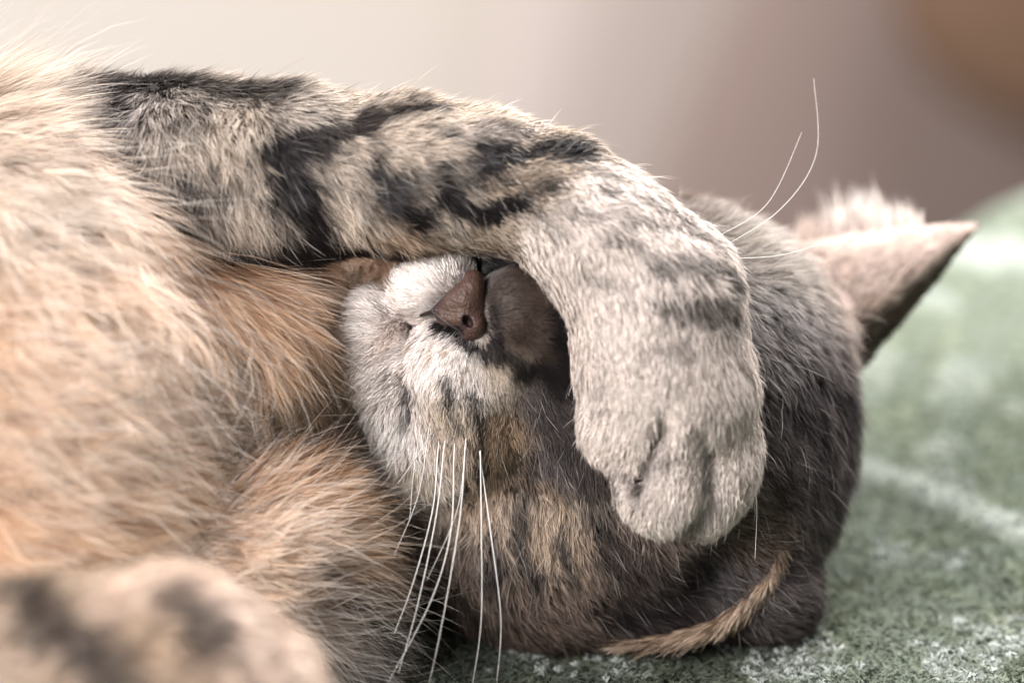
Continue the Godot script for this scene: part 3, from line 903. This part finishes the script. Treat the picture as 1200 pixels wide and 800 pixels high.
func grow(g: int, sd: int, thick: float, dens: float, base: Vector3, stray := 0.0) -> Hairs:
	var o := Hairs.new()
	var rng := RandomNumberGenerator.new()
	rng.seed = sd
	var v := o.v; var n := o.n; var c := o.c; var ix := o.ix
	var tb := CB * S
	var shift := C0 - base
	var curve := PackedVector3Array(); curve.resize(7)
	var want := 0.0
	for f in SI.size() / 3:
		var i0 := SI[f * 3]; var i1 := SI[f * 3 + 1]; var i2 := SI[f * 3 + 2]
		if SG[i0] != g or (g < 2 and A_len[i0] < SHORT[g] * (1.0 - stray * 0.4)):
			continue
		var p0 := SV[i0]; var p1 := SV[i1]; var p2 := SV[i2]
		var fn := SN[i0]
		var px := pixel(p0)
		var vis := 1.0
		if fn.z < -0.35: vis = 0.12
		elif fn.z < -0.1: vis = 0.5
		if px.x < -60 or px.x > 1260 or px.y > 860 or px.y < -60: vis *= 0.1
		var L := A_len[i0]
		var area_ := (p1 - p0).cross(p2 - p0).length() * 0.5
		var per := 1.0 if stray > 0.0 else (13.0 if g == 2 or g == 3 else 8.0)
		want += area_ * dens * vis * clampf(20.0 / L, 0.1, 1.3) / per * DENS
		while want > rng.randf():
			want -= 1.0
			var a := rng.randf(); var b := rng.randf()
			if a + b > 1.0:
				a = 1.0 - a; b = 1.0 - b
			var p := p0 + (p1 - p0) * a + (p2 - p0) * b
			var cc := 1.0 - a - b
			var nn := (SN[i0] * cc + SN[i1] * a + SN[i2] * b).normalized()
			var d := A_dir[i0] * cc + A_dir[i1] * a + A_dir[i2] * b
			var len_ := (A_len[i0] * cc + A_len[i1] * a + A_len[i2] * b) * rng.randf_range(0.75, 1.2)
			var mess := A_mess[i0] + stray * 0.25
			len_ *= 1.0 + stray * 0.55
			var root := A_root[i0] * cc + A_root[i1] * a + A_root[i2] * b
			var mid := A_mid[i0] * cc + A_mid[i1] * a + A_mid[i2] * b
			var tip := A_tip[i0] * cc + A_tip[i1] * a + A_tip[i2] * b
			if stray > 0.0:
				mid = mid.lerp(Vector3(0.62, 0.55, 0.5), 0.3 if g < 2 else 0.6); tip = tip.lerp(Vector3(0.85, 0.82, 0.8), 0.5 if g < 2 else 1.0)
			# neighbouring hairs lean together: slow noise turns the lie of the coat
			var sidev := nn.cross(d)
			var turn := noise_a.get_noise_3dv(p) * (0.15 + 1.6 * mess) + noise_b.get_noise_3dv(p * 1.3) * 0.22 + rng.randfn() * (0.04 + 0.5 * mess)
			d = (d * cos(turn) + sidev * sin(turn)).normalized()
			var lift := A_lift[i0] + stray * 0.25 + noise_a.get_noise_3dv(p + Vector3(900, 0, 0)) * 0.3 + rng.randfn() * 0.07
			var t0 := d * cos(lift + 0.25) + nn * sin(lift + 0.25)
			var t1 := d * cos(lift * 0.35) + nn * sin(lift * 0.35)
			t1 += sidev * rng.randfn() * (0.15 + 0.6 * mess)
			var segs := 2 if len_ < 26.0 else (3 if len_ < 60.0 else 4)
			var q := p - nn * 3.0
			curve[0] = Vector3.ZERO
			for k in segs:
				var u := (k + 0.5) / segs
				curve[k + 1] = curve[k] + (t0 * (1.0 - u) + t1 * u) * (len_ / segs)
			var e1 := d.cross(nn)
			var R := clampf(len_ * (0.13 if per > 9.0 else 0.12), 3.0, 13.0)
			var conv := rng.randf_range(0.25, 0.97) if per > 9.0 else rng.randf_range(0.0, 0.75)
			var tone := rng.randf_range(0.78, 1.12)
			for s in int(per):
				var off := (e1 * rng.randf_range(-1, 1) + d * rng.randf_range(-1, 1)) * R
				var sc := rng.randf_range(0.7, 1.1)
				var jit := Vector3(rng.randfn(), rng.randfn(), rng.randfn()) * len_ * 0.055
				var wid := thick * rng.randf_range(0.7, 1.25)
				var roll := rng.randf_range(-1.0, 1.0)
				var e2 := nn - t0 * nn.dot(t0)
				var wv := (e1 * cos(roll) + e2 * sin(roll))
				var fnv := wv.cross(t0)
				if fnv.dot(nn) < 0.0:
					wv = -wv; fnv = -fnv
				var sn := (CB * (nn * 0.75 + fnv * 0.55)).normalized()
				var tn := tone * (rng.randf_range(0.55, 1.3) if g == 0 else rng.randf_range(0.75, 1.2))
				var k0 := v.size()
				var tipc := tip
				var dice := rng.randf()
				if dice < 0.16: tipc = mid * 0.45
				elif dice > 0.9: tipc = tip * 1.1
				elif dice > 0.6: tipc = tip.lerp(mid, 0.6)
				for k in segs:
					var u := float(k) / segs
					var cp := q + curve[k] * sc + off * (1.0 - conv * u) + jit * u * u
					var hw := wv * (wid * 0.5 * (1.0 - 0.55 * u))
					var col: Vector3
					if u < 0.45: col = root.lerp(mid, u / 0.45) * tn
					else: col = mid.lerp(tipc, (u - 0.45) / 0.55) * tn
					var cl := Color(minf(col.x, 0.93), minf(col.y, 0.93), minf(col.z, 0.93))
					v.append(shift + tb * (cp - hw)); v.append(shift + tb * (cp + hw))
					n.append(sn); n.append(sn)
					c.append(cl); c.append(cl)
				var cpt := q + curve[segs] * sc + off * (1.0 - conv) + jit
				v.append(shift + tb * cpt); n.append(sn)
				var ct := tipc * tn
				c.append(Color(minf(ct.x, 0.93), minf(ct.y, 0.93), minf(ct.z, 0.93)))
				for k in segs - 1:
					var b0 := k0 + k * 2
					ix.append(b0); ix.append(b0 + 3); ix.append(b0 + 1)
					ix.append(b0); ix.append(b0 + 2); ix.append(b0 + 3)
				var bl := k0 + (segs - 1) * 2
				ix.append(bl); ix.append(bl + 2); ix.append(bl + 1)
				o.strands += 1
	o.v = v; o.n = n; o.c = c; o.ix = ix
	return o

# a loft: rings of points (modelling space) joined into skin that hair can grow on; added to the skin arrays as group g
func loft(g: int, rings: Array, closed: bool, look: Callable) -> Array:
	var first := SV.size()
	var start := SI.size()
	var m: int = rings[0].size()
	for j in rings.size():
		for i in m:
			var p: Vector3 = rings[j][i]
			var i0 := (i + m - 1) % m if closed else maxi(i - 1, 0)
			var i1 := (i + 1) % m if closed else mini(i + 1, m - 1)
			var a: Vector3 = rings[j][i1] - rings[j][i0]
			var b: Vector3 = rings[mini(j + 1, rings.size() - 1)][i] - rings[maxi(j - 1, 0)][i]
			if a.length() < 0.01:
				a = rings[maxi(j - 1, 0)][i1] - rings[maxi(j - 1, 0)][i0]
			SV.append(p)
			SN.append(a.cross(b).normalized())
			SG.append(g)
			var q: Array = look.call(float(j) / (rings.size() - 1), float(i) / m, SN[SN.size() - 1])   # colours, direction, length, lift, mess
			A_root.append(q[0][0]); A_mid.append(q[0][1]); A_tip.append(q[0][2])
			A_dir.append(q[1]); A_len.append(q[2]); A_lift.append(q[3]); A_mess.append(q[4])
	for j in rings.size() - 1:
		for i in (m if closed else m - 1):
			var a := first + j * m + i
			var b := first + j * m + (i + 1) % m
			SI.append_array([a, a + m, b, b, a + m, b + m])
	return [first, start]

func skin(parent: Node, called: String, first: int, start: int, material: Material, base: Vector3, bare := 0.0) -> MeshInstance3D:
	var v := PackedVector3Array(); var n := PackedVector3Array(); var c := PackedColorArray(); var ix := PackedInt32Array()
	for i in range(first, SV.size()):
		v.append(world(SV[i]) - base)
		n.append(CB * SN[i])
		var k := A_root[i].lerp(A_mid[i], bare)
		c.append(Color(k.x, k.y, k.z))
	for i in range(start, SI.size()):
		ix.append(SI[i] - first)
	return put(parent, called, mesh_from(v, n, c, ix), material)

func mix3(a: Array, b: Array, t: float) -> Array:
	return [(a[0] as Vector3).lerp(b[0], t), (a[1] as Vector3).lerp(b[1], t), (a[2] as Vector3).lerp(b[2], t)]

func spline(k: Array, u: float) -> Vector3:
	var m := k.size() - 1
	var i := clampi(int(u * m), 0, m - 1)
	var a: Vector3 = k[maxi(i - 1, 0)]; var b: Vector3 = k[i]; var c: Vector3 = k[i + 1]; var d: Vector3 = k[mini(i + 2, m)]
	return b.cubic_interpolate(c, a, d, u * m - i)

func far_ear(root: Node, base: Vector3) -> void:
	var tip := at(1150, 263, -265)
	var ring0 := [at(880, 312, -330), at(915, 316, -215), at(962, 372, -165), at(985, 396, -158), at(995, 440, -215), at(965, 420, -300), at(910, 350, -350)]
	var rings := []
	for j in 15:
		var u := j / 14.0
		var r := []
		for k in ring0.size():
			var p: Vector3 = ring0[k]
			var e := p.lerp(tip, u)
			# the near face swells a little, the edges bow out
			e += Vector3(0, 10.0 if k == 1 or k == 0 else (-8.0 if k in [3, 4] else 0.0), 16.0 if k in [1, 2] else 0.0) * sin(u * PI) * 0.9
			if k in [3, 4]:
				e += Vector3(3, -6, -6) * sin(u * PI) * (1.0 if k == 4 else 0.0)
			if k in [4, 5]:
				e += Vector3(-14, 12, -26) * u * (1.0 - u) * 4.0 * 0.35
			r.append(e if j < 14 else tip + (e - tip) * 0.0 + (p - tip).normalized() * 5.0)
		var dense := []
		for k in 28:
			dense.append(ring_at(r, k / 28.0))
		rings.append(dense)
	var s := loft(5, rings, true, func(u, w, n):
		var under: float = smoothstep(0.40, 0.47, w) * (1.0 - smoothstep(0.86, 0.95, w))  # shadowed back of the ear, its shade put into the hair colour
		var light := mix3(mix3(pal["ticked"], pal["earpink"], smoothstep(-0.2, 0.2, u)), pal["brownish"], smoothstep(0.3, 0.4, w) * (1.0 - u) * 0.3)
		var d: Vector3 = ((tip - ring0[2]) as Vector3).normalized() + Vector3(0, 0.5, 0)
		d = (d - n * d.dot(n)).normalized()
		return [mix3(light, mix3(pal["dark"], pal["brownish"], 0.3), under), d, lerpf(30.0, 9.0, u), 0.4, 0.3])
	skin(root, "ear", s[0], s[1], vmat(0.6, 0.3, 0.6), base, 0.8)

# long pale hairs that stand out of the far ear behind its upper rim
func ear_tufts() -> void:
	var lower := []; var upper := []
	for k in 24:
		var u := k / 23.0
		var p := at(lerpf(905, 1085, u), lerpf(306, 275, u) - 3.0 * sin(u * PI), lerpf(-335, -300, u))
		lower.append(p + Vector3(0, -6, 4)); upper.append(p + Vector3(0, 4, -6))
	loft(7, [lower, upper], false, func(_u, w, _n):
		return [mix3(pal["earpink"], pal["white"], 0.5) if w > 0.35 else pal["earpink"], Vector3(0.12 - 0.3 * w, 1, 0).normalized(), 12.0 + 52.0 * pow(sin(PI * clampf(w * 1.02, 0.0, 1.0)), 0.7) * (0.6 if w > 0.22 and w < 0.36 else 1.0), 0.35, 0.3])

func ring_at(r: Array, u: float) -> Vector3:
	var m := r.size()
	var i := int(u * m) % m
	var a: Vector3 = r[(i + m - 1) % m]; var b: Vector3 = r[i]; var c: Vector3 = r[(i + 1) % m]; var d: Vector3 = r[(i + 2) % m]
	return b.cubic_interpolate(c, a, d, u * m - int(u * m))

func near_ear(root: Node, base: Vector3) -> void:
	var path := [at(742, 754, -40), at(800, 745, -30), at(850, 728, -24), at(890, 690, -24), at(911, 650, -30), at(905, 618, -50)]
	var rings := []
	for j in 25:
		var u := j / 24.0
		var p := spline(path, u)
		var t := (spline(path, minf(u + 0.02, 1.0)) - spline(path, maxf(u - 0.02, 0.0))).normalized()
		var e := t.cross(Vector3(0, 0, 1)).normalized()
		var f := t.cross(e)
		var r := 8.0 * pow(sin(PI * clampf(u * 0.92 + 0.04, 0.0, 1.0)), 0.8)
		var ring := []
		for k in 12:
			var a := TAU * k / 12
			ring.append(p + (e * cos(a) * r + f * sin(a) * r * 1.6))
		rings.append(ring)
	var s := loft(6, rings, true, func(u, _w, n):
		var d: Vector3 = -(spline(path, minf(u + 0.03, 1.0)) - spline(path, maxf(u - 0.03, 0.0))).normalized() + Vector3(0.1, -0.15, 0.3)
		d = (d - n * d.dot(n)).normalized()
		return [mix3(pal["cheek"], pal["beige"], 0.25 - 0.2 * u), d, 44.0 - 16.0 * u, 0.09, 0.05])
	skin(root, "ear", s[0], s[1], vmat(0.6, 0.3, 0.1), base, 0.3)

func nose(root: Node, base: Vector3) -> void:
	SV = PackedVector3Array(); SN = PackedVector3Array(); SG = PackedByteArray(); SI = PackedInt32Array()
	start_field(at(495, 420, 30), at(600, 300, 130), 1.6)
	cap(at(555, 327, 78), 11, at(559, 386, 78), 11, 8)
	cap(at(546, 352, 82), 18, at(516, 364, 70), 9, 10)
	cap(at(553, 336, 84), 12, at(530, 352, 80), 9, 8)
	cap(at(557, 380, 88), 11, at(549, 392, 78), 8, 8)
	cap(at(544, 372, 86), 11, at(522, 373, 74), 9, 8)
	ell(at(548, 377, 99), Vector3(5, 8, 12), 3, Basis(Vector3.BACK, 0.5), -1)
	cap(at(541, 338, 100), 2.5, at(531, 346, 96), 2.0, 3, -1)
	end_group(0, 1)
	nets()
	var c := PackedColorArray(); var v := PackedVector3Array(); var n := PackedVector3Array()
	var skin_c := lin(70, 51, 46); var darkc := lin(48, 33, 32)
	for i in SV.size():
		var p := SV[i]
		var q := pixel(p)
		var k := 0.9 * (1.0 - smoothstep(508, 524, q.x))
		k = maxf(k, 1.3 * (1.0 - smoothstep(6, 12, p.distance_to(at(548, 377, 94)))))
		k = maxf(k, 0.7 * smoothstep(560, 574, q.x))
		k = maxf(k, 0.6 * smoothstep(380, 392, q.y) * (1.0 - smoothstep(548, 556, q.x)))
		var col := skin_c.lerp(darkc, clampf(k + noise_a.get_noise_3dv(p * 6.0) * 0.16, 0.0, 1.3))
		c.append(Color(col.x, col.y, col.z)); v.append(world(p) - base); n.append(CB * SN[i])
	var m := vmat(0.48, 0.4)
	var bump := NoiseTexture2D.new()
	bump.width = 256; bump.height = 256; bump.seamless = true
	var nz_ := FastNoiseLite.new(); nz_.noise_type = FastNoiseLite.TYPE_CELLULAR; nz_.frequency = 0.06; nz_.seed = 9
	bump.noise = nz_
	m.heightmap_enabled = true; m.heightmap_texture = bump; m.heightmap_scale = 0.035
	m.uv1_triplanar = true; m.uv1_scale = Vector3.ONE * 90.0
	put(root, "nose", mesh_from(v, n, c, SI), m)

func whisker(root: Node, base: Vector3, pts: Array, r: float, mate: Material, tone := 1.0) -> void:
	var p := PackedVector3Array()
	var first: Vector3 = pts[0]
	var k: Array = [first + (first - (pts[1] as Vector3)).normalized() * 26.0 + Vector3(0, 0, -34)] + pts
	for i in 33:
		p.append(spline(k, i / 32.0))
	var w := lin(245, 242, 240) * tone
	put(root, "whisker", tube(p, r, r * 0.3, 5, w, w, base), mate)

func cat() -> void:
	build_field()
	nets()
	find_front()
	coat()
	paint()
	var root := Node3D.new()
	root.name = "cat"
	add_child(root)
	var base := Vector3(0, 0, 0)
	root.position = base
	metas(root, "sleeping grey tabby cat with beige belly, one foreleg laid over its eyes", "cat")
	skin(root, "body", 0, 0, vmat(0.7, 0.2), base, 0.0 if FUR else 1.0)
	far_ear(root, base)
	near_ear(root, base)
	ear_tufts()
	if FUR:
		var fm := vmat(0.5, 0.35, 0.45)
		var names := ["head_fur", "foreleg_fur", "belly_fur", "folded_foreleg_fur", "hind_paw_fur", "far_ear_fur", "near_ear_fur", "ear_tuft_fur"]
		var thick := [1.25, 1.25, 1.1, 1.15, 2.0, 1.5, 1.3, 2.2]
		var dens := [0.72, 1.0, 1.3, 1.35, 0.3, 0.5, 0.8, 0.7]
		for g in 8:
			if g < 2:
				tufts(g, 300 + g, [1.0, 1.05][g], [0.78, 0.6][g], base, root, ["short_head_fur", "short_foreleg_fur"][g], fm)
			var o := grow(g, 100 + g, thick[g], dens[g], base)
			var f := put(root, names[g], mesh_from(o.v, o.n, o.c, o.ix), fm)
			metas(f, "", "", "stuff")
			if g < 4:
				var w := grow(g, 700 + g, 0.75, [0.0035, 0.006, 0.045, 0.07][g], base, 1.0)
				metas(put(root, "stray_hair", mesh_from(w.v, w.n, w.c, w.ix), fm), "", "", "stuff")
	nose(root, base)
	var lip := vmat(0.5, 0.4)
	var black := lin(30, 22, 23)
	for q in [[at(507, 365, 72), at(524, 347, 74), at(545, 334, 72), at(553, 318, 70)], [at(507, 365, 72), at(522, 377, 82), at(540, 388, 84), at(556, 401, 80), at(574, 413, 64)], [at(508, 365, 72), at(492, 370, 50), at(482, 376, 22)]]:
		var p := PackedVector3Array()
		for i in 13:
			p.append(spline(q, i / 12.0))
		put(root, "lip", tube(p, 2.8, 1.4, 8, black, black, base), lip)
	var wm := vmat(0.35, 0.5, 0.3)
	for q in [
		[at(513, 530, 60), at(507, 597, 90), at(485, 680, 110), at(462, 742, 110)],
		[at(520, 528, 64), at(511, 605, 100), at(489, 710, 120), at(467, 788, 120)],
		[at(532, 535, 70), at(528, 624, 110), at(504, 706, 130), at(453, 802, 130)],
		[at(545, 525, 70), at(539, 605, 110), at(519, 725, 130), at(503, 800, 130)],
		[at(563, 534, 60), at(564, 612, 100), at(564, 725, 110), at(554, 800, 110)],
		[at(563, 536, 60), at(575, 624, 100), at(587, 725, 110), at(582, 800, 110)]]:
		whisker(root, base, q, 0.9, wm)
	for q in [
		[at(492, 505, 50), at(484, 560, 70), at(480, 610, 80)], [at(503, 512, 50), at(478, 550, 70), at(466, 566, 75)], [at(545, 530, 70), at(535, 600, 100), at(500, 680, 110)],
		[at(503, 500, 50), at(490, 580, 80), at(462, 650, 90)], 
		[at(840, 278, 40), at(900, 238, 20), at(940, 155, 0)], [at(843, 292, 40), at(915, 245, 20), at(957, 180, 0), at(954, 92, -10)], [at(850, 303, 40), at(920, 298, 10), at(1000, 272, -20)],
		[at(884, 565, 60), at(887, 600, 60), at(885, 655, 50)]]:
		whisker(root, base, q, 0.75, wm, 0.8)
